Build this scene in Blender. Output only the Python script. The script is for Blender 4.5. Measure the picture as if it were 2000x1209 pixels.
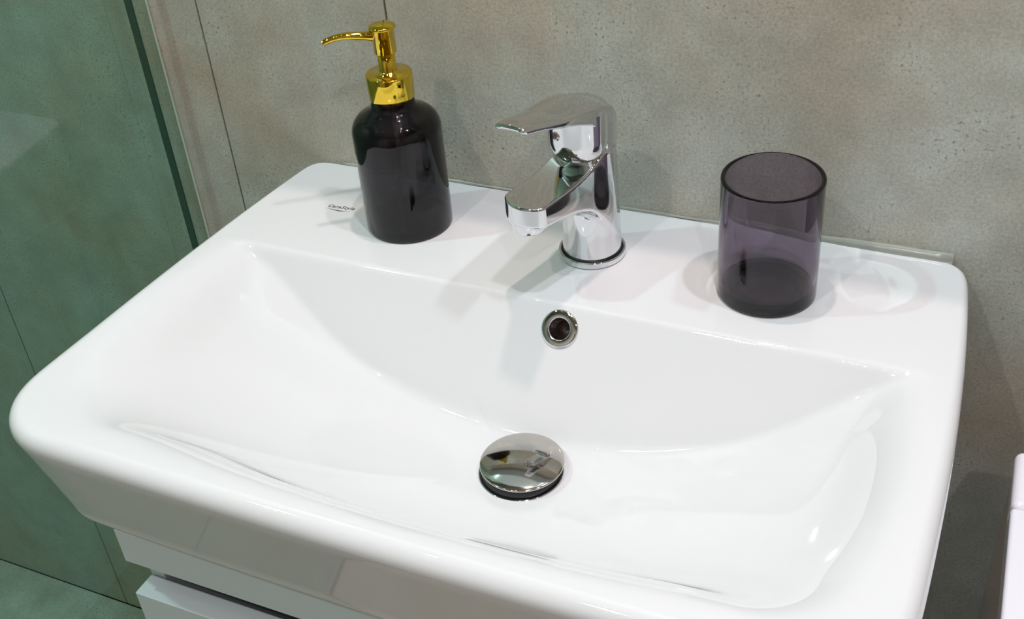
import bpy, bmesh, math, random
import numpy as np
from mathutils import Matrix, Vector

for o in list(bpy.data.objects):
    bpy.data.objects.remove(o)
C = bpy.context.scene.collection
S = bpy.context.scene
ZB = 0.87                                     # height of the washbasin rim above the floor (everything below is laid out from the rim)

# ------------------------------------------------------------------ camera
cam_d = bpy.data.cameras.new('camera')
cam = bpy.data.objects.new('camera', cam_d); C.objects.link(cam)
R_ = Matrix(((0.910684, -0.182862, 0.370426), (0.406393, 0.557531, -0.723881), (-0.074154, 0.809765, 0.582049)))
cam.matrix_world = Matrix.Translation((0.617786, -0.818758, 0.522516)) @ R_.to_4x4()
cam_d.sensor_fit = 'HORIZONTAL'; cam_d.sensor_width = 36.0
cam_d.lens = 36.0 * 2269.13 / 2000.0
cam_d.clip_start = 0.02
S.camera = cam
CAMPOS = np.array([0.617786, -0.818758, 0.522516])

# ------------------------------------------------------------------ world, lights, exposure
S.view_settings.view_transform = 'Standard'
S.view_settings.look = 'None'
S.view_settings.gamma = 1.0
S.view_settings.use_curve_mapping = False
S.view_settings.exposure = -0.27
w = bpy.data.worlds.new('room_ambient'); S.world = w; w.use_nodes = True
w.node_tree.nodes['Background'].inputs[0].default_value = (0.9, 0.95, 1.0, 1)
w.node_tree.nodes['Background'].inputs[1].default_value = 0.25
CEIL = 1.55
def spot(x, y, power, col, size=0.055, z=CEIL - 0.012):
    L = bpy.data.lights.new('lamp_and_fill', 'AREA'); L.shape = 'DISK'; L.size = size  # serves the inferred lamps and the added fill lights alike
    L.energy = power; L.color = col
    o = bpy.data.objects.new('lamp_and_fill', L); C.objects.link(o); o.location = (x, y, z)
    return o
LIGHTS = [(0.58, -0.46, 8.6, (0.86, 0.92, 1.0)),      # above the right front of the basin
          (0.87, -0.24, 9.0, (0.88, 0.93, 1.0)),
          (0.05, -1.20, 9.0, (1.0, 0.91, 0.90)),  # added fill from the camera side, brightens the front faces
          (1.10, -1.45, 8.5, (1.0, 0.91, 0.90)),  # second added fill behind the camera, right side
          (-0.70, -0.60, 16.0, (0.95, 0.97, 1.0))]  # added fill that brightens the wall behind the shower glass
TINY = [(0.20, -0.75), (0.42, -0.80), (0.31, -1.05), (-0.30, -0.60), (0.75, -0.90)]   # small lights added at the ceiling to put sparkles on glossy surfaces
for x, y in TINY: spot(x, y, 0.45, (0.95, 0.97, 1.0), 0.022)
for x, y, p, cc in LIGHTS: spot(x, y, p, cc)
spot(0.33, -0.090, 5.5, (1.0, 0.82, 0.74), 0.035, 1.215)     # warm lamp over the wall cabinet

# ------------------------------------------------------------------ helpers
def tag(o, label=None, cat=None, group=None, kind=None):
    if label: o['label'] = label
    if cat: o['category'] = cat
    if group: o['group'] = group
    if kind: o['kind'] = kind
    return o
def obj(name, verts, faces, mat, parent=None, smooth=True, normals=None):
    me = bpy.data.meshes.new(name)
    me.from_pydata([tuple(v) for v in verts], [], [tuple(f) for f in faces])
    me.materials.append(mat)
    if smooth:
        me.polygons.foreach_set('use_smooth', [True] * len(me.polygons))
    me.update()
    if normals is not None:
        me.normals_split_custom_set_from_vertices([tuple(n) for n in normals])
    o = bpy.data.objects.new(name, me); C.objects.link(o)
    if parent: o.parent = parent
    return o
def empty(name, loc, label, cat, group=None):
    o = bpy.data.objects.new(name, None); C.objects.link(o); o.location = loc; o.empty_display_size = 0.03
    tag(o, label, cat, group); return o
def bm_obj(name, bm, mat, parent=None, smooth=False):
    me = bpy.data.meshes.new(name); bm.to_mesh(me); bm.free(); me.materials.append(mat)
    if smooth: me.polygons.foreach_set('use_smooth', [True] * len(me.polygons))
    o = bpy.data.objects.new(name, me); C.objects.link(o)
    if parent: o.parent = parent
    return o
def box(name, a, b, mat, parent=None, bevel=0.0, seg=2):
    bm = bmesh.new(); bmesh.ops.create_cube(bm, size=1)
    for v in bm.verts:
        v.co = Vector([(a[i] + b[i]) / 2 + v.co[i] * (b[i] - a[i]) for i in range(3)])
    if bevel: bmesh.ops.bevel(bm, geom=bm.edges[:], offset=bevel, segments=seg, affect='EDGES', profile=0.5)
    o = bm_obj(name, bm, mat, parent)
    if bevel:
        o.data.polygons.foreach_set('use_smooth', [True] * len(o.data.polygons))
        m = o.modifiers.new('wn', 'WEIGHTED_NORMAL'); m.keep_sharp = False; m.weight = 100
    return o
def lathe(name, prof, mat, parent=None, n=96, loc=(0, 0, 0), close=False, rot=None):
    vs, fs = [], []
    m = len(prof)
    for i in range(n):
        a = 2 * math.pi * i / n
        for r, z in prof: vs.append((r * math.cos(a), r * math.sin(a), z))
    for i in range(n):
        j = (i + 1) % n
        for k in range(m if close else m - 1):
            k2 = (k + 1) % m
            fs.append((i * m + k, j * m + k, j * m + k2, i * m + k2))
    me = bpy.data.meshes.new(name); me.from_pydata(vs, [], fs); me.materials.append(mat)
    bm = bmesh.new(); bm.from_mesh(me); bmesh.ops.remove_doubles(bm, verts=bm.verts, dist=1e-6)
    bmesh.ops.recalc_face_normals(bm, faces=bm.faces); bm.to_mesh(me); bm.free()
    me.polygons.foreach_set('use_smooth', [True] * len(me.polygons))
    o = bpy.data.objects.new(name, me); C.objects.link(o); o.location = loc
    if rot: o.rotation_euler = rot
    if parent: o.parent = parent
    return o
def arc(cx, cz, r, a0, a1, n=6):
    return [(cx + r * math.cos(math.radians(a0 + (a1 - a0) * i / n)), cz + r * math.sin(math.radians(a0 + (a1 - a0) * i / n))) for i in range(n + 1)]
def tube(name, pts, radii, mat, parent=None, n=24, cap=True, squash=1.0):
    vs, fs = [], []
    P = [Vector(p) for p in pts]
    for i, p in enumerate(P):
        t = (P[min(i + 1, len(P) - 1)] - P[max(i - 1, 0)]).normalized()
        s = t.cross(Vector((0, 0, 1))); s = s.normalized() if s.length > 1e-4 else Vector((1, 0, 0))
        u = s.cross(t)
        for k in range(n):
            a = 2 * math.pi * k / n
            vs.append(p + (s * math.cos(a) + u * math.sin(a) * squash) * radii[i])
    for i in range(len(P) - 1):
        for k in range(n):
            k2 = (k + 1) % n
            fs.append((i * n + k, i * n + k2, (i + 1) * n + k2, (i + 1) * n + k))
    if cap:
        fs.append(tuple(range(n))[::-1]); fs.append(tuple((len(P) - 1) * n + k for k in range(n)))
    return obj(name, vs, fs, mat, parent)

# signed-distance helpers + surface nets for the cast chrome shapes
def smin(a, b, k):
    h = np.clip(0.5 + 0.5 * (b - a) / k, 0, 1); return b * (1 - h) + a * h - k * h * (1 - h)
def smax(a, b, k): return -smin(-a, -b, k)
def poly_sdf(px, py, poly):
    poly = np.array(poly); d = np.full(px.shape, 1e9); ins = np.zeros(px.shape, bool)
    for i in range(len(poly)):
        a, b = poly[i - 1], poly[i]; e = b - a
        t = np.clip(((px - a[0]) * e[0] + (py - a[1]) * e[1]) / (e @ e), 0, 1)
        d = np.minimum(d, np.hypot(px - a[0] - t * e[0], py - a[1] - t * e[1]))
        c = ((a[1] > py) != (b[1] > py)) & (px < (b[0] - a[0]) * (py - a[1]) / (b[1] - a[1] + 1e-12) + a[0])
        ins ^= c
    return np.where(ins, -d, d)
def surface_nets(f, lo, hi, h):
    ax = [np.arange(lo[i], hi[i] + h, h) for i in range(3)]
    X, Y, Z = np.meshgrid(*ax, indexing='ij'); V = f(X, Y, Z)
    n = V.shape; ins = V < 0
    cnt = np.zeros((n[0]-1, n[1]-1, n[2]-1)); acc = np.zeros(cnt.shape + (3,))
    def sl(d): return tuple(slice(d[i], n[i] - 1 + d[i]) for i in range(3))
    for axi in range(3):
        for u in (0, 1):
            for v in (0, 1):
                d0 = [0, 0, 0]; oth = [i for i in range(3) if i != axi]
                d0[oth[0]] = u; d0[oth[1]] = v; d1 = list(d0); d1[axi] = 1
                va, vb = V[sl(d0)], V[sl(d1)]; m = (va < 0) != (vb < 0)
                t = np.where(m, va / np.where(m, va - vb, 1), 0)
                cnt += m
                for i in range(3):
                    acc[..., i] += np.where(m, (t if i == axi else d0[i]), 0)
    act = cnt > 0; idx = -np.ones(cnt.shape, int); idx[act] = np.arange(act.sum())
    base = np.stack(np.nonzero(act), 1)
    P = np.array(lo) + h * (base + acc[act] / cnt[act][:, None])
    def grad(P, e=1e-5):
        g = np.zeros_like(P)
        for i in range(3):
            A = P.copy(); A[:, i] += e; B = P.copy(); B[:, i] -= e
            g[:, i] = (f(*A.T) - f(*B.T)) / (2 * e)
        return g
    for _ in range(4):
        g = grad(P); s = f(*P.T); st = s / np.maximum((g * g).sum(1), 1e-3)
        P = P - np.clip(st, -h, h)[:, None] * g
    g = grad(P, 2e-4); N = g / np.maximum(np.linalg.norm(g, axis=1), 1e-9)[:, None]
    F = []
    for axi in range(3):
        o = [i for i in range(3) if i != axi]
        m = np.zeros(n, bool)
        a = [slice(0, n[i]) for i in range(3)]; b = list(a)
        a[axi] = slice(0, n[axi] - 1); b[axi] = slice(1, n[axi])
        ch = ins[tuple(a)] != ins[tuple(b)]
        for q in np.argwhere(ch):
            if q[o[0]] == 0 or q[o[1]] == 0 or q[o[0]] > n[o[0]] - 2 or q[o[1]] > n[o[1]] - 2: continue
            c = []
            for du, dv in ((-1, -1), (0, -1), (0, 0), (-1, 0)):
                r = q.copy(); r[o[0]] += du; r[o[1]] += dv; c.append(idx[tuple(r)])
            flip = ins[tuple(q)] == (axi == 1)
            F.append(c[::-1] if flip else c)
    return P, F, N

# ------------------------------------------------------------------ materials
def mat(name, col, rough=0.5, metal=0.0, **kw):
    m = bpy.data.materials.new(name); m.use_nodes = True
    b = m.node_tree.nodes['Principled BSDF']
    b.inputs['Base Color'].default_value = (*col, 1); b.inputs['Roughness'].default_value = rough
    b.inputs['Metallic'].default_value = metal
    for k, v in kw.items(): b.inputs[k.replace('_', ' ')].default_value = v
    return m
def srgb(r, g, b):
    return tuple((v / 255 / 12.92 if v / 255 <= 0.04045 else ((v / 255 + 0.055) / 1.055) ** 2.4) for v in (r, g, b))
def noise_tint(m, c1, c2, scale, detail=4, rmix=None):
    nt = m.node_tree; b = nt.nodes['Principled BSDF']
    tc = nt.nodes.new('ShaderNodeTexCoord'); n = nt.nodes.new('ShaderNodeTexNoise'); n.inputs['Scale'].default_value = scale; n.inputs['Detail'].default_value = detail
    r = nt.nodes.new('ShaderNodeValToRGB'); r.color_ramp.elements[0].color = (*c1, 1); r.color_ramp.elements[1].color = (*c2, 1)
    r.color_ramp.elements[0].position = 0.35; r.color_ramp.elements[1].position = 0.65
    nt.links.new(tc.outputs['Object'], n.inputs['Vector']); nt.links.new(n.outputs['Fac'], r.inputs[0]); nt.links.new(r.outputs[0], b.inputs['Base Color'])
    return m
def tile_material(name, warm, cool, dark, bump=0.12, rough=0.42):
    m = bpy.data.materials.new(name); m.use_nodes = True; nt = m.node_tree; N = nt.nodes; L = nt.links
    b = N['Principled BSDF']; b.inputs['Roughness'].default_value = rough
    tc = N.new('ShaderNodeTexCoord')
    def noise(scale, detail, rough_=0.55, dist=0.0):
        n = N.new('ShaderNodeTexNoise'); n.inputs['Scale'].default_value = scale; n.inputs['Detail'].default_value = detail
        n.inputs['Roughness'].default_value = rough_; n.inputs['Distortion'].default_value = dist
        L.new(tc.outputs['Object'], n.inputs['Vector']); return n
    def ramp(src, p0, p1, c0=(0, 0, 0), c1=(1, 1, 1)):
        r = N.new('ShaderNodeValToRGB'); r.color_ramp.elements[0].position = p0; r.color_ramp.elements[1].position = p1
        r.color_ramp.elements[0].color = (*c0, 1); r.color_ramp.elements[1].color = (*c1, 1); L.new(src, r.inputs[0]); return r
    def mix(f, a, b_, mode='MIX'):
        x = N.new('ShaderNodeMix'); x.data_type = 'RGBA'; x.blend_type = mode
        if isinstance(f, float): x.inputs[0].default_value = f
        else: L.new(f, x.inputs[0])
        L.new(a, x.inputs[6])
        if isinstance(b_, tuple): x.inputs[7].default_value = (*b_, 1)
        else: L.new(b_, x.inputs[7])
        return x
    big = ramp(noise(5.5, 3, 0.55, 0.4).outputs['Fac'], 0.36, 0.62, warm, cool)
    med = ramp(noise(22, 4, 0.6).outputs['Fac'], 0.3, 0.7, (0.84, 0.82, 0.80), (1.1, 1.1, 1.1))
    c = mix(1.0, big.outputs[0], med.outputs[0], 'MULTIPLY')
    grain = ramp(noise(420, 3, 0.7).outputs['Fac'], 0.25, 0.75, (0.74, 0.74, 0.74), (1.24, 1.24, 1.24))
    c = mix(1.0, c.outputs[2], grain.outputs[0], 'MULTIPLY')
    # dark pits, gathered in patches
    pit = ramp(noise(330, 2, 0.5).outputs['Fac'], 0.60, 0.68)
    patch = ramp(noise(11, 3, 0.6).outputs['Fac'], 0.42, 0.66)
    mm = N.new('ShaderNodeMath'); mm.operation = 'MULTIPLY'; L.new(pit.outputs[0], mm.inputs[0]); L.new(patch.outputs[0], mm.inputs[1])
    mk = N.new('ShaderNodeMath'); mk.operation = 'MULTIPLY'; L.new(mm.outputs[0], mk.inputs[0]); mk.inputs[1].default_value = 0.75
    c = mix(mk.outputs[0], c.outputs[2], dark)
    L.new(c.outputs[2], b.inputs['Base Color'])
    bp = N.new('ShaderNodeBump'); bp.inputs['Strength'].default_value = bump; bp.inputs['Distance'].default_value = 0.0008
    L.new(grain.outputs[0], bp.inputs['Height']); L.new(bp.outputs[0], b.inputs['Normal'])
    return m
M = {}
M['tile'] = tile_material('concrete_tile', srgb(179, 168, 152), srgb(175, 178, 169), srgb(88, 80, 72))
M['floor_tile'] = tile_material('floor_concrete_tile', srgb(168, 160, 148), srgb(180, 176, 166), srgb(100, 92, 84))
M['grout'] = mat('grout', srgb(62, 54, 46), 0.9)
M['ceiling'] = mat('ceiling_paint', srgb(150, 140, 128), 0.9)
M['porcelain'] = mat('porcelain', srgb(215, 214, 216), 0.04, Coat_Weight=0.6, Coat_Roughness=0.02)
M['chrome'] = mat('chrome', (0.74, 0.75, 0.77), 0.03, 1.0)
M['chrome_warm'] = mat('waste_chrome', (0.62, 0.58, 0.54), 0.07, 1.0)  # warmer and slightly rougher than the other chrome
M['gold'] = mat('polished_gold', (0.83, 0.58, 0.06), 0.045, 1.0)
M['black'] = mat('rubber_and_shade_black', (0.008, 0.008, 0.01), 0.35)  # also blackens the shadow gap under the waste cap
M['dark'] = mat('dark_cavity', (0.05, 0.026, 0.018), 0.4)
M['lacquer'] = mat('white_lacquer', srgb(208, 222, 226), 0.18)
M['carcass'] = mat('carcass_board', srgb(150, 152, 150), 0.5)
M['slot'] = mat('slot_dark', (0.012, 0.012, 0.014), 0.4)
M['profile'] = mat('grey_profile', (0.25, 0.26, 0.27), 0.35, 0.8)
M['print'] = mat('grey_print', srgb(70, 74, 80), 0.4)
M['silicone'] = mat('silicone', srgb(176, 178, 168), 0.22, Transmission_Weight=0.35)
M['cistern'] = mat('cistern_ceramic', srgb(232, 232, 240), 0.06, Coat_Weight=0.5)
M['tube'] = mat('dip_tube_plastic', (0.35, 0.33, 0.33), 0.2)
M['taupe'] = noise_tint(mat('shaded_side', (0.3, 0.25, 0.22), 0.15, Coat_Weight=0.4), srgb(196, 160, 140), srgb(180, 150, 134), 6)  # brown shade and reflection put into the colour of a white side
M['red'] = mat('red_dot', (0.35, 0.03, 0.03), 0.3)
M['blue'] = mat('blue_dot', (0.03, 0.06, 0.25), 0.3)
M['lens'] = mat('lamp_trim', (0.8, 0.8, 0.8), 0.4)
M['door_wood'] = noise_tint(mat('door_wood', (0.1, 0.06, 0.04), 0.4), srgb(92, 70, 56), srgb(120, 96, 78), 14)
M['mirror'] = mat('mirror_glass', (0.85, 0.88, 0.87), 0.01, 1.0)
def glass(name, col, rough=0.0, ior=1.47, dens=None, vcol=None):
    m = mat(name, col, rough, 0.0, Transmission_Weight=1.0, IOR=ior)
    if dens:
        v = m.node_tree.nodes.new('ShaderNodeVolumeAbsorption'); v.inputs['Color'].default_value = (*vcol, 1); v.inputs['Density'].default_value = dens
        m.node_tree.links.new(v.outputs[0], m.node_tree.nodes['Material Output'].inputs['Volume'])
    return m
M['cup_glass'] = glass('smoked_glass', (1, 1, 1), 0.0, 1.47, 400, (0.44, 0.34, 0.46))
M['bottle_glass'] = glass('dark_smoked_glass', (1, 1, 1), 0.0, 1.47, 900, (0.22, 0.14, 0.27))
def thin_glass(name, col, refl=1.0, ior=1.5):
    m = bpy.data.materials.new(name); m.use_nodes = True; nt = m.node_tree; N = nt.nodes; L = nt.links
    N.remove(N['Principled BSDF']); out = N['Material Output']
    t = N.new('ShaderNodeBsdfTransparent'); t.inputs[0].default_value = (*col, 1)
    g = N.new('ShaderNodeBsdfGlossy'); g.inputs['Roughness'].default_value = 0.01; g.inputs['Color'].default_value = (refl, refl, refl, 1)
    f = N.new('ShaderNodeFresnel'); f.inputs['IOR'].default_value = ior
    ge = N.new('ShaderNodeNewGeometry'); ff = N.new('ShaderNodeMath'); ff.operation = 'SUBTRACT'; ff.inputs[0].default_value = 1.0; L.new(ge.outputs['Backfacing'], ff.inputs[1])
    fm = N.new('ShaderNodeMath'); fm.operation = 'MULTIPLY'; L.new(f.outputs[0], fm.inputs[0]); L.new(ff.outputs[0], fm.inputs[1])   # one reflection, on the face the light enters
    x = N.new('ShaderNodeMixShader'); L.new(fm.outputs[0], x.inputs[0]); L.new(t.outputs[0], x.inputs[1]); L.new(g.outputs[0], x.inputs[2]); L.new(x.outputs[0], out.inputs['Surface'])
    return m
M['screen'] = thin_glass('green_tinted_glass', (0.71, 0.89, 0.84), 1.0, 1.7)
M['screen_edge'] = mat('green_glass_edge', srgb(18, 84, 66), 0.1, Transmission_Weight=0.3)
M['seal'] = thin_glass('seal_strip', (0.76, 0.88, 0.82))
M['edge_light'] = mat('edge_highlight', srgb(200, 210, 196), 0.15)

# ------------------------------------------------------------------ room shell (tiles are parts of the wall / floor)
def root(name, kind='structure'):
    o = bpy.data.objects.new(name, None); C.objects.link(o); o['kind'] = kind; return o
FLOOR = -ZB
wb = box('wall_back', (-1.3, 0.008, FLOOR), (1.9, 0.12, CEIL), M['grout']); tag(wb, kind='structure')
def wtile(x0, x1, z0, z1, i):
    o = box('tile', (x0 + 0.0009, -0.0, z0 + 0.0009), (x1 - 0.0009, 0.012, z1 - 0.0009), M['tile'], wb, 0.0005, 1)
    return o
xs = [-1.3, -1.125, -0.525, -0.1005, 0.1035, 0.7035, 1.3035, 1.9]
for i in range(len(xs) - 1):
    zc = (FLOOR, 0.33, CEIL) if i != 4 else (FLOOR, 0.33, CEIL)
    for k in range(2): wtile(xs[i], xs[i + 1], zc[k], zc[k + 1], i)

fl = box('floor', (-1.3, -2.1, FLOOR - 0.1), (1.9, 0.12, FLOOR - 0.004), M['grout']); tag(fl, kind='structure')
for i in range(6):
    for k in range(4):
        x0 = -1.6 + 0.6 * i; y1 = -0.0 - 0.6 * k
        box('tile', (max(-1.3, x0 + 0.001), max(-2.1, y1 - 0.599), FLOOR - 0.012), (min(1.9, x0 + 0.599), y1 - 0.001, FLOOR), M['floor_tile'], fl, 0.0005, 1)
for nm, a, b in (('wall_left', (-1.4, -2.1, FLOOR), (-1.3, 0.12, CEIL)), ('wall_right', (1.9, -2.1, FLOOR), (2.0, 0.12, CEIL)),
                 ('wall_front', (-1.4, -2.2, FLOOR), (2.0, -2.1, CEIL))):
    tag(box(nm, a, b, M['tile']), kind='structure')
tag(box('ceiling', (-1.4, -2.2, CEIL), (2.0, 0.12, CEIL + 0.1), M['ceiling']), kind='structure')
d1 = box('door_1', (0.35, -2.105, FLOOR + 0.004), (1.15, -2.065, 1.15), M['door_wood'], None, 0.003); tag(d1, kind='structure')
tag(tube('handle', [(0.42, -2.066, 0.18), (0.42, -2.02, 0.18), (0.44, -2.01, 0.18), (0.54, -2.01, 0.18)], [0.009] * 4, M['chrome'], d1))
for i, (x, y) in enumerate(TINY):  # rings around the added sparkle lights
    o = lathe('trim', [(0.0118, CEIL - 0.0005), (0.0118, CEIL - 0.010), (0.0160, CEIL - 0.012), (0.020, CEIL - 0.0005)], M['lens'], None, 32, (x, y, 0)); o.name = 'trim_%d' % (i + 20); o['kind'] = 'structure'
for i, (x, y, p, cc) in enumerate(LIGHTS):  # rings around the ceiling lamps and the added fills
    lathe('trim', [(0.037, CEIL - 0.0005), (0.037, CEIL - 0.008), (0.040, CEIL - 0.012), (0.047, CEIL - 0.010), (0.050, CEIL - 0.0005)], M['lens'], None, 48, (x, y, 0)).name = 'trim_%d' % (i + 2)
    bpy.data.objects['trim_%d' % (i + 2)]['kind'] = 'structure'

# wall cabinet over the basin (above the frame; it shades the wall as in the photograph)
wc = empty('wall_cabinet', (0.3, 0, 0.46), 'white wall cabinet hung above the washbasin, its underside just over the frame', 'cabinet')
def lbox(name, a, b, mt, par, bevel=0.0):
    L = par.location
    return box(name, tuple(a[i] - L[i] for i in range(3)), tuple(b[i] - L[i] for i in range(3)), mt, par, bevel)
lbox('body', (-0.14, -0.058, 0.46), (0.6, -0.0005, 1.2), M['lacquer'], wc, 0.001)
for x0, x1 in ((-0.14, 0.2295), (0.2305, 0.6)):
    lbox('door', (x0, -0.070, 0.46), (x1, -0.0582, 1.2), M['lacquer'], wc, 0.001)
wl = empty('wall_lamp', (0.33, -0.090, 1.2), 'small chrome lamp on an arm above the wall cabinet', 'lamp')
lathe('shade', [(0.0, 0.022), (0.024, 0.022), (0.026, 0.02), (0.026, 0.012), (0.0225, 0.012), (0.0225, 0.017), (0, 0.017)], M['chrome'], wl, 48)
tube('arm', [(0, 0, 0.026), (0, 0.03, 0.03), (0, 0.06, 0.03), (0, 0.0895, 0.03)], [0.005] * 4, M['chrome'], wl)

# ------------------------------------------------------------------ shower screen
gs = empty('shower_screen', (-0.161, -0.024, FLOOR), 'green-tinted glass shower screen standing left of the washbasin', 'shower screen')
H0 = 1.25
lbox('glass_pane', (-0.165, -1.05, FLOOR + 0.012), (-0.157, -0.0225, H0), M['screen'], gs)
o = lbox('glass_edge', (-0.1650, -0.0223, FLOOR + 0.012), (-0.1572, -0.0202, H0), M['screen_edge'], gs); o['label'] = 'dark green polished edge of the pane'
lbox('seal_strip', (-0.1600, -0.0200, FLOOR + 0.012), (-0.1575, -0.0005, H0), M['seal'], gs)
lbox('seal_highlight', (-0.1585, -0.0022, FLOOR + 0.012), (-0.1572, -0.0005, H0), M['edge_light'], gs)  # pale strip painted in as the highlight along the seal
lbox('bottom_rail', (-0.170, -1.05, FLOOR + 0.0005), (-0.152, -0.0005, FLOOR + 0.012), M['profile'], gs, 0.001)

# ------------------------------------------------------------------ washbasin
yl = np.array([0, -.05, -.1, -.15, -.2, -.27, -.33, -.42]); xl = np.array([0, -.0055, -.0130, -.0190, -.0228, -.0273, -.0308, -.0345])
yr = np.array([0, -.07, -.12, -.18, -.23, -.28, -.36, -.42]); xr = np.array([.600, .608, .6123, .6166, .618, .6185, .6175, .616])
pl = np.polyfit(yl, xl, 3); pr_ = np.polyfit(yr, xr, 3)
XL = lambda y: np.polyval(pl, y); XR = lambda y: np.polyval(pr_, y)
YF = lambda x: -.4180 - .0045 * (1 - ((x - .295) / .32) ** 2)
def edge(f, n=80): return np.array([f(t) for t in np.linspace(0, 1, n)])
E_back = edge(lambda t: (XR(0) + (XL(0) - XR(0)) * t, 0.0)); E_left = edge(lambda t: (XL(-.418 * t), -.418 * t))
x0, x1 = XL(-.418), XR(-.418)
E_front = edge(lambda t: (x0 + (x1 - x0) * t, YF(x0 + (x1 - x0) * t))); E_right = edge(lambda t: (XR(-.418 * (1 - t)), -.418 * (1 - t)))
def cut(e, d0, d1):
    s = np.concatenate([[0], np.cumsum(np.linalg.norm(np.diff(e, axis=0), axis=1))]); q = np.linspace(d0, s[-1] - d1, 80)
    return np.stack([np.interp(q, s, e[:, 0]), np.interp(q, s, e[:, 1])], 1)
rb, rbr, rf = .011, .020, .062
segs = [(E_back, rbr, rb), (E_left, rb, rf), (E_front, rf, rf), (E_right, rf, rbr)]
pts = []
for i, (e, a, b) in enumerate(segs):
    c_ = cut(e, a, b); pts += list(c_)
    nx = cut(*segs[(i + 1) % 4]) if False else cut(segs[(i + 1) % 4][0], segs[(i + 1) % 4][1], segs[(i + 1) % 4][2])
    P0, P3 = c_[-1], nx[0]; K = e[-1]; P1 = P0 + (K - P0) * .58; P2 = P3 + (K - P3) * .58
    for t in np.linspace(0, 1, 26)[1:-1]: pts.append((1-t)**3*P0 + 3*(1-t)**2*t*P1 + 3*(1-t)*t*t*P2 + t**3*P3)
pts = np.array(pts); cl = np.vstack([pts, pts[:1]])
s = np.concatenate([[0], np.cumsum(np.linalg.norm(np.diff(cl, axis=0), axis=1))])
NO = 560; q = np.linspace(0, s[-1], NO + 1)[:-1]
OUT = np.stack([np.interp(q, s, cl[:, 0]), np.interp(q, s, cl[:, 1])], 1)
for _ in range(14): OUT = .25 * np.roll(OUT, 1, 0) + .5 * OUT + .25 * np.roll(OUT, -1, 0)
tan = np.roll(OUT, -1, 0) - np.roll(OUT, 1, 0); tan /= np.linalg.norm(tan, axis=1)[:, None]
INW = np.stack([-tan[:, 1], tan[:, 0]], 1)
if ((np.array([.3, -.2]) - OUT[0]) @ INW[0]) < 0: INW = -INW
DC = np.array([.3217, -.2490]); DD = 0.0885
def Hf(x, y):
    dx = x - .312; X = np.abs(dx) / np.where(dx < 0, .322, .304)
    dy = y - DC[1]; Yb = np.clip(dy / .125, 0, None); Yf = np.clip(-dy / .170, 0, None)
    dish = -DD * (1 - X ** 2.3 - Yf ** 2.3 - .55 * Yb ** 2.0)
    dish = smin(dish, np.zeros_like(dish), .034)
    back = (y + .150) * 1.35
    return smin(smax(dish, back, .0035), np.zeros_like(dish), .003)
for _ in range(40): INW = .25 * np.roll(INW, 1, 0) + .5 * INW + .25 * np.roll(INW, -1, 0)
INW /= np.linalg.norm(INW, axis=1)[:, None]
ymix = np.clip(-OUT[:, 1] / .30, 0, 1); RHO = .0045 + .0075 * ymix
TAP = .021 * np.clip(-OUT[:, 1] / .10, 0, 1)
rings = []; nrm = []
ZBOT = -.1020
def ringz(off, z, n2, nz):
    P = OUT + INW * off[:, None]; rings.append(np.column_stack([P, z])); nrm.append(np.column_stack([-INW * n2[:, None], nz]))
one = np.ones(NO)
base0 = OUT + INW * RHO[:, None]; hz = np.zeros(NO)
# bottom centre -> outwards
for t in (0.9, 0.5, 0.15):
    P = (OUT + INW * (TAP + .006)[:, None]) * (1 - t) + DC * t
    rings.append(np.column_stack([P, ZBOT * one])); nrm.append(np.column_stack([0 * P, -one]))
for k in range(6):
    a = math.radians(90 * k / 5); ringz(TAP + .005 * (1 - math.sin(a)) + 0, (ZBOT + .005 * (1 - math.cos(a))) * one, math.sin(a) * one, -math.cos(a) * one)
zt = -RHO + hz
for k in range(1, 8):
    t = k / 8; ringz(TAP * (1 - t), (ZBOT + .005) * (1 - t) + zt * t, one, -.22 * (TAP > .001))
for k in range(0, 13):
    a = math.radians(90 * k / 12); ringz(RHO * (1 - math.cos(a)), hz - RHO * (1 - math.sin(a)), math.cos(a) * one, math.sin(a) * one)
n_round = 13
TT = np.linspace(0, 1, 221)[1:-1] ** 1.0
dirc = (DC - base0); ln = np.linalg.norm(dirc, axis=1); cosn = np.abs((dirc / ln[:, None] * INW).sum(1))
LIPW = .008 + .057 * np.clip((-OUT[:, 1] - .03) / .15, 0, 1)
for t in TT:
    P = base0 * (1 - t) + DC * t; z = Hf(P[:, 0], P[:, 1])
    d = np.clip(t * ln * cosn / LIPW, 0, 1); d = d * d * (3 - 2 * d)
    z = z * d
    rings.append(np.column_stack([P, z])); nrm.append(np.zeros((NO, 3)))
G = np.stack(rings[-len(TT) - n_round:])
Zs = G[..., 2].copy(); mk_ = np.clip((-G[..., 1] - .20) / .06, 0, 1); mk_[:n_round] = 0; mk_[n_round:n_round + 3] *= .5
for _ in range(140):
    Za = Zs.copy(); Za[1:-1] = .25 * Zs[:-2] + .5 * Zs[1:-1] + .25 * Zs[2:]
    Za = .25 * np.roll(Za, 1, 1) + .5 * Za + .25 * np.roll(Za, -1, 1)
    Zs = Zs + mk_ * (Za - Zs)
G[..., 2] = Zs
for k in range(len(TT)): rings[-len(TT) + k] = G[n_round + k]
Gt = np.gradient(G, axis=0); Gi = (np.roll(G, -1, 1) - np.roll(G, 1, 1)) / 2
NN = np.cross(Gt, Gi); NN /= np.maximum(np.linalg.norm(NN, axis=2), 1e-12)[..., None]
if NN[60, :, 2].mean() < 0: NN = -NN
for k in range(len(TT)): nrm[-len(TT) + k] = NN[n_round + k]
V = np.vstack(rings); Nn = np.vstack(nrm); Nn /= np.linalg.norm(Nn, axis=1)[:, None]
OV = np.array([.3213, -.1615, float(Hf(np.array([.3213]), np.array([-.1615]))[0])])
nr = len(rings); F = []
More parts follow.
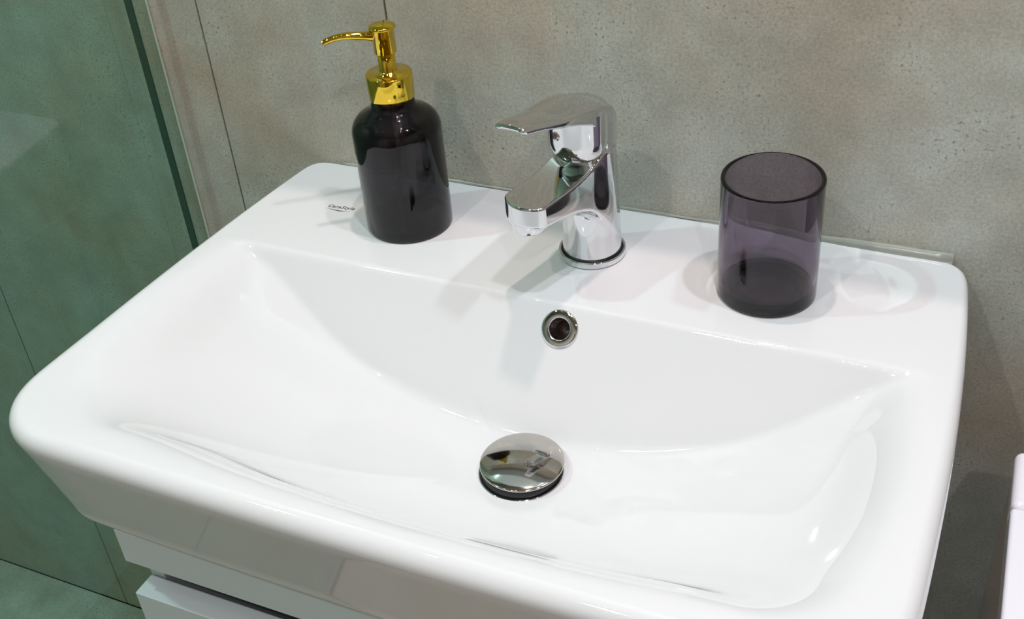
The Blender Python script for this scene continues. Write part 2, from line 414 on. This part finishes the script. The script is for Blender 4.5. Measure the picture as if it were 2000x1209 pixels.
hole = np.linalg.norm(V - OV, axis=1) < .0088
for r in range(nr - 1):
    a = r * NO
    for i in range(NO):
        j = (i + 1) % NO; f = (a + i, a + j, a + NO + j, a + NO + i)
        if r > 20 and (hole[f[0]] or hole[f[1]] or hole[f[2]] or hole[f[3]]): continue
        F.append(f[::-1] if False else f)
F.append(tuple(range(NO))[::-1]); F.append(tuple((nr - 1) * NO + i for i in range(NO)))
# face orientation: the top surface must face up
v0, v1, v2 = V[F[-2 - NO * 20][0]], V[F[-2 - NO * 20][1]], V[F[-2 - NO * 20][2]]
if np.cross(v1 - v0, v2 - v0)[2] < 0: F = [f[::-1] for f in F]
basin = empty('washbasin', (0.3, -0.21, ZBOT), 'white glossy ceramic washbasin with a wide shallow bowl', 'washbasin')
L0 = np.array(basin.location)
obj('bowl', V - L0, F, M['porcelain'], basin, True, Nn)
# printed mark
fc = bpy.data.curves.new('mark', 'FONT'); fc.body = 'CeraStyle'; fc.size = 0.0063; fc.shear = 0.35; fc.space_character = 1.12; fc.extrude = 0.00004; fc.offset = 0.00010; fc.resolution_u = 2
to = bpy.data.objects.new('tmp', fc); C.objects.link(to)
bpy.context.view_layer.update()
dg = bpy.context.evaluated_depsgraph_get(); tm = bpy.data.meshes.new_from_object(to.evaluated_get(dg)); bpy.data.objects.remove(to)
wtx = max(v.co.x for v in tm.vertices) - min(v.co.x for v in tm.vertices)
tm.transform(Matrix.Scale(.0262 / wtx, 4, (1, 0, 0)))
# swoosh under the word
bm = bmesh.new(); bm.from_mesh(tm)
for (ax, bx, yy, dip) in ((0.0, .0245, -.0022, -.0014), (0.006, .020, -.0032, -.0012)):
    n = 24; up, dn = [], []
    for i in range(n + 1):
        t = i / n; x = ax + (bx - ax) * t; y = yy + dip * math.sin(math.pi * t) + .0004 * math.sin(6 * t); th = .00022 * (0.3 + math.sin(math.pi * t))
        up.append(bm.verts.new((x, y + th, 0.00004))); dn.append(bm.verts.new((x, y - th, 0.00004)))
    for i in range(n): bm.faces.new((dn[i], dn[i + 1], up[i + 1], up[i]))
bm.to_mesh(tm); bm.free(); tm.materials.clear(); tm.materials.append(M['print'])
mk = bpy.data.objects.new('printed_mark', tm); C.objects.link(mk); mk.parent = basin; mk['label'] = 'small grey printed maker mark in italics'
mk.location = Vector((0.0606, -0.0762, 0.00008)) - basin.location
mk.rotation_euler = (0, 0, 0.06)
# overflow ring on the rear slope
rotx = math.atan2(1.35, 1.0)
ovr = lathe('overflow_ring', arc(0.0138, 0.0002, 0.0014, -10, 60, 4) + [(0.0135, 0.0018), (0.0098, 0.0018)] + arc(0.0098, 0.0003, 0.0015, 90, 180, 4) + [(0.0080, -0.006), (0.0072, -0.010)], M['chrome'], basin, 72, tuple(OV - L0), False, (rotx, 0, 0))
ovr['label'] = 'round chrome overflow ring'
lathe('overflow_tube', [(0.0081, -0.004), (0.0081, -0.022), (0.0, -0.022)], M['dark'], basin, 48, tuple(OV - L0), False, (rotx, 0, 0))

# ------------------------------------------------------------------ pop-up waste
ws = empty('basin_waste', (DC[0], DC[1], -0.0880), 'domed chrome pop-up waste in the bottom of the washbasin', 'drain')
lathe('flange', [(0.0, 0.0006), (0.026, 0.0006), (0.029, 0.0012), (0.0318, 0.0018)] + arc(0.0318, 0.0009, 0.0010, 80, -60, 5), M['chrome'], ws, 96)
lathe('shaded_seal', [(0.0, 0.0012), (0.0298, 0.0013), (0.0302, 0.003), (0.0285, 0.0075), (0.0, 0.0075)], M['black'], ws, 72)  # black core stands in for the shadow under the cap
prof = [(0.0, 0.0082), (0.029, 0.0082), (0.0312, 0.0088)] + arc(0.0312, 0.0096, 0.0009, -60, 70, 5)
for k in range(1, 17):
    t = k / 16; r = 0.0314 * (1 - t); prof.append((r, 0.0106 + 0.0050 * (1 - (r / 0.0314) ** 2)))
cp = lathe('domed_cap', prof, M['chrome_warm'], ws, 96, (0.0008, 0.001, 0.0)); cp['label'] = 'warm-toned mirror-bright domed cap'

# ------------------------------------------------------------------ tap
tap = empty('basin_tap', (0.3155, -0.0738, 0.0), 'chrome single-lever mixer tap on the rear ledge of the washbasin', 'tap')
tap.rotation_euler = (0, 0, math.radians(-10))
lathe('base_ring', [(0.0, 0.0004), (0.0268, 0.0004), (0.0273, 0.0010)] + arc(0.0265, 0.0052, 0.0008, 0, 90, 4) + [(0.0250, 0.0060), (0.0246, 0.0040), (0.0, 0.0040)], M['chrome'], tap, 96)
lathe('gasket', [(0.0, 0.0041), (0.0249, 0.0041), (0.0249, 0.0068), (0.0, 0.0068)], M['black'], tap, 72)
def f_body(x, y, z):
    f = -y
    r = .0243 - .0026 * z / .1
    d1 = smax(smax(np.hypot(x, y) - r, z - .0990, .0015), .0062 - z, .0008)
    wv = .0208 - .0016 * np.clip(f / .088, 0, 1)
    t = .0862 + .0095 * np.exp(-(np.clip(f, 0, None) - .015) / .018)
    b = .0690 - .024 * np.exp(-(np.clip(f, 0, None) - .010) / .022)
    en = .0876 - .0080 * (x / .0185) ** 2
    d2 = smax(np.abs(x) - wv, f - en, .004)
    d2 = smax(d2, (z - t - 3.0 * x * x * 0) * .96, .0022)
    d2 = smax(d2, (b - z) * .9, .0030)
    d2 = smax(d2, -f, .002)
    return smin(d1, d2, .0085)
P, F, N = surface_nets(f_body, (-.028, -.094, .002), (.028, .028, .106), .00125)
bs = obj('body_and_spout', P, F, M['chrome'], tap, True, N); bs.rotation_euler = (0, 0, math.radians(-7))
lathe('aerator', [(0.0, -0.0040), (0.0104, -0.0040), (0.0116, -0.0054), (0.0126, -0.0052), (0.0130, -0.0042), (0.0130, 0.004)], M['chrome'], tap, 72, (-.0090, -.0735, .0668))
def f_neck(x, y, z):
    f = -y - .0135
    rr = .0232 - .0060 * np.clip((.114 - z) / .0165, 0, 1) ** 2.2
    return smax(smax(np.hypot(x, f) - rr, z - .138, .002), .0975 - z, .0025)
P, F, N = surface_nets(f_neck, (-.026, -.0405, .095), (.026, .015, .141), .00125)
nk = obj('neck', P, F, M['chrome'], tap, True, N)
LP = [(-.0226, .1032), (.0075, .1032), (.0085, .113), (.0150, .1260), (.0270, .1355), (.040, .1405), (.060, .1470), (.080, .1530), (.0985, .1568),
      (.1010, .1590), (.1000, .1612), (.0905, .1600), (.0750, .1563), (.0586, .1525), (.0316, .1490), (.0120, .1452), (-.002, .1388), (-.0112, .1285), (-.0178, .1160), (-.0226, .1080)]
LPd = []
PA = np.array(LP)
def f_lever(x, y, z):
    f = -y
    zz = z + 9.0 * x * x * np.clip((z - .100) / .02, 0, 1)
    d = poly_sdf(f, zz, PA)
    wv = np.interp(f, [0, .03, .06, .08, .10], [.0235, .0222, .0190, .0163, .0132]) if False else .0226 - .0010 * np.clip(f, 0, 1) / .1 - .0090 * (np.clip(f, 0, 1) / .1) ** 1.6
    pln = np.where(f < 0, np.hypot(x, f) - .0226, np.abs(x) - wv)
    return smax(smax(d - .0004, pln, .0026), .1032 - z, .0006)
P, F, N = surface_nets(f_lever, (-.027, -.105, .097), (.027, .028, .168), .00115)
lv = obj('lever', P, F, M['chrome'], tap, True, N)
def indicator(x, f, z, yaw):
    dt = lathe('indicator', [(0.0, 0.0007), (0.0029, 0.0007), (0.0036, 0.0002), (0.0036, -0.001)], M['chrome_warm'], tap, 32, (x, -f, z), False, (math.radians(90), 0, math.radians(yaw)))
    dt['label'] = 'small round plug with a red and a blue half'
    for sgn, mm, nm in ((-1, 'red', 'red_mark'), (1, 'blue', 'blue_mark')):
        vs = [(0, 0, 0.0009)] + [(2.1e-3 * math.cos(a) * sgn, 2.1e-3 * math.sin(a), 0.0009) for a in np.linspace(-1.4, 1.4, 9)]
        obj(nm, vs, [(0, i, i + 1) if sgn > 0 else (0, i + 1, i) for i in range(1, 9)], M[mm], dt, False)
indicator(-.0055, .0362, .1215, -13)

# ------------------------------------------------------------------ soap dispenser
BX, BY = .1466, -.0768
sd = empty('soap_dispenser', (BX, BY, 0.0003), 'dark smoked-glass soap dispenser with a golden pump, left of the tap', 'soap dispenser')
Rb = .0374
outer = [(0, 0.0)] + [(Rb - .004, 0.0)] + arc(Rb - .003, .003, .003, -90, 0, 5) + [(Rb, .03), (Rb, .06), (Rb, .088)] + arc(Rb - .017, .090, .017, 8, 66, 9) + [(.0240, .1078), (.0200, .1105), (.0185, .1125), (.0165, .1220)]
inner = [(.0145, .1220), (.0145, .114), (.0175, .1080)] + arc(Rb - .0195, .0885, .0165, 62, 6, 7) + [(Rb - .0028, .085), (Rb - .0028, .012)] + arc(Rb - .0058, .010, .003, 0, -90, 4) + [(0, .007)]
lathe('bottle', outer + inner, M['bottle_glass'], sd, 128)
tube('dip_tube', [(0, 0, .135), (0, 0, .10), (-.004, .002, .06), (-.012, .006, .012)], [.0016] * 4, M['tube'], sd, 12)
# golden pump
pm = .1195
col_ = lathe('pump_collar', [(0.0172, pm), (0.0186, pm)] + [(0.0190, pm + .0006), (0.0190, .1395)] + arc(.0178, .1395, .0012, 0, 90, 5) + [(.0078, .1408), (.0078, .1425), (0.0, .1425)], M['gold'], sd, 96)
lathe('pump_stem', [(.0070, .1410), (.0070, .1600), (0, .1600)], M['gold'], sd, 64)
hd = lathe('pump_head', [(0.0, .1580), (.0088, .1580), (.0093, .1585), (.0093, .1775)] + arc(.0096, .1790, .0013, -70, 60, 5) + [(.0095, .1808), (.0060, .1820), (0, .1824)], M['gold'], sd, 72)
nd = np.array([-.0376, -.0262]); nd = nd / np.linalg.norm(nd)
npts = [(nd[0] * l, nd[1] * l, z) for l, z in ((.004, .1728), (.010, .1730), (.013, .1733), (.020, .1742), (.028, .1755), (.033, .1755), (.040, .1748), (.0455, .1732), (.0475, .1722))]
tube('nozzle', npts, [.0046, .0044, .0036, .0033, .0031, .0028, .0026, .0025, .0025], M['gold'], sd, 32, False)
o = lathe('nozzle_hole', [(0, 0), (.0019, 0), (.0025, 0)], M['dark'], sd, 24, (nd[0] * .0472, nd[1] * .0472, .17235), False, (math.radians(90), 0, math.atan2(nd[1], nd[0]) - math.pi / 2))

# ------------------------------------------------------------------ cup
cup = empty('tumbler', (.4621, -.0846, 0.0003), 'empty smoky purple glass tumbler on the right of the rear ledge', 'cup')
Rc = .0375; Hc = .1000
o1 = [(0, .0056), (.020, .0054), (.0250, .0040), (.0275, .0008), (.0300, 0.0)] + [(Rc - .004, 0.0)] + arc(Rc - .003, .003, .003, -90, 0, 5) + [(Rc, .03), (Rc, .06), (Rc, Hc - .002)] + arc(Rc - .0015, Hc - .0015, .0015, 0, 90, 5)
i1 = arc(Rc - .0019, Hc - .0015, .0015, 90, 180, 5) + [(Rc - .0034, .06), (Rc - .0034, .014)] + arc(Rc - .0064, .0115, .003, 0, -90, 5) + [(.022, .0072), (0, .0070)]
cw_ = lathe('cup_wall', o1 + i1, M['cup_glass'], cup, 144)

# ------------------------------------------------------------------ vanity unit under the basin
va = empty('vanity_unit', (0.3, -0.2, -0.62), 'white lacquered vanity unit carrying the washbasin', 'cabinet')
X0, X1 = .0465, .5535
for a, b in ((.0470, .0610), (.5390, .5530)):
    lbox('side_panel', (a, -.3790, -.62), (b, -.003, -.1035), M['lacquer'], va, 0.0006)
lbox('back_panel', (.0615, -.012, -.62), (.5385, -.003, -.1035), M['carcass'], va)
lbox('bottom_panel', (.0615, -.3790, -.62), (.5385, -.0125, -.604), M['carcass'], va)
lbox('front_rail', (X0, -.3970, -.1377), (X1, -.3795, -.1026), M['lacquer'], va, 0.0007)
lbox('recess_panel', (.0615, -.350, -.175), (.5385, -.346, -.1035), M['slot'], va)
lbox('grip_profile', (.0615, -.3660, -.1560), (.5385, -.3648, -.1530), M['profile'], va, 0.0004)
dr = lbox('drawer_front', (X0 + .0015, -.4005, -.605), (X1 - .0015, -.3800, -.1700), M['lacquer'], va, 0.0009)

# ------------------------------------------------------------------ appliance at the right edge
wm = empty('washing_machine', (.6587, -.0885, FLOOR), 'low white washing machine with brownish shade painted on its side at the right edge, beside the washbasin', 'washing machine')
wm.rotation_euler = (0, 0, math.radians(1.8))
HZ = ZB - .10
for x, y in ((.04, -.04), (.36, -.04), (.04, -.54), (.36, -.54)):
    lathe('foot', [(0, 0), (.018, 0), (.018, .012), (.010, .014), (.010, .0225), (0, .0225)], M['black'], wm, 24, (x, y, 0))
box('housing', (.0036, -.585, .022), (.40, -.004, HZ - .0265), M['cistern'], wm, .004)
sp = box('side_panel', (.0008, -.582, .024), (.0040, -.008, HZ - .0265), M['taupe'], wm, .0012); sp['label'] = 'glossy side panel with grey-brown shade painted in'
box('rear_top_panel', (0, -.0622, HZ - .026), (.402, 0, HZ), M['cistern'], wm, .0065, 5)
box('lid', (0, -.590, HZ - .026), (.402, -.0630, HZ - .0003), M['cistern'], wm, .0035, 4)
box('hinge', (.06, -.0640, HZ - .02), (.34, -.0615, HZ - .006), M['profile'], wm)
# ------------------------------------------------------------------ silicone joint between basin and wall
pts_, rad_ = [], []
for i in range(41):
    t = i / 40; x = .03 + (.5885 - .03) * t
    r = .0012 + .0042 * max(0, (t - .62) / .38) ** 0.8 + .0003 * math.sin(37 * t) + .0002 * math.sin(90 * t)
    pts_.append((x, -.0010, .0002 + .1 * r)); rad_.append(r)
sb = tube('trim_1', pts_, rad_, M['silicone'], None, 14, True); tag(sb, kind='structure')

# ------------------------------------------------------------------ lift everything to its height above the floor
for o in list(bpy.data.objects):
    if o.parent is None:
        o.location.z += ZB

for o in C.objects:
    if o.type == 'LIGHT': o.data.cycles.is_caustics_light = True
for o in C.objects:                            # light bends through the tumbler onto the ledge
    if o.name.startswith('cup_wall'): o.cycles.is_caustics_caster = True
    if o.name.startswith('bowl') : o.cycles.is_caustics_receiver = True
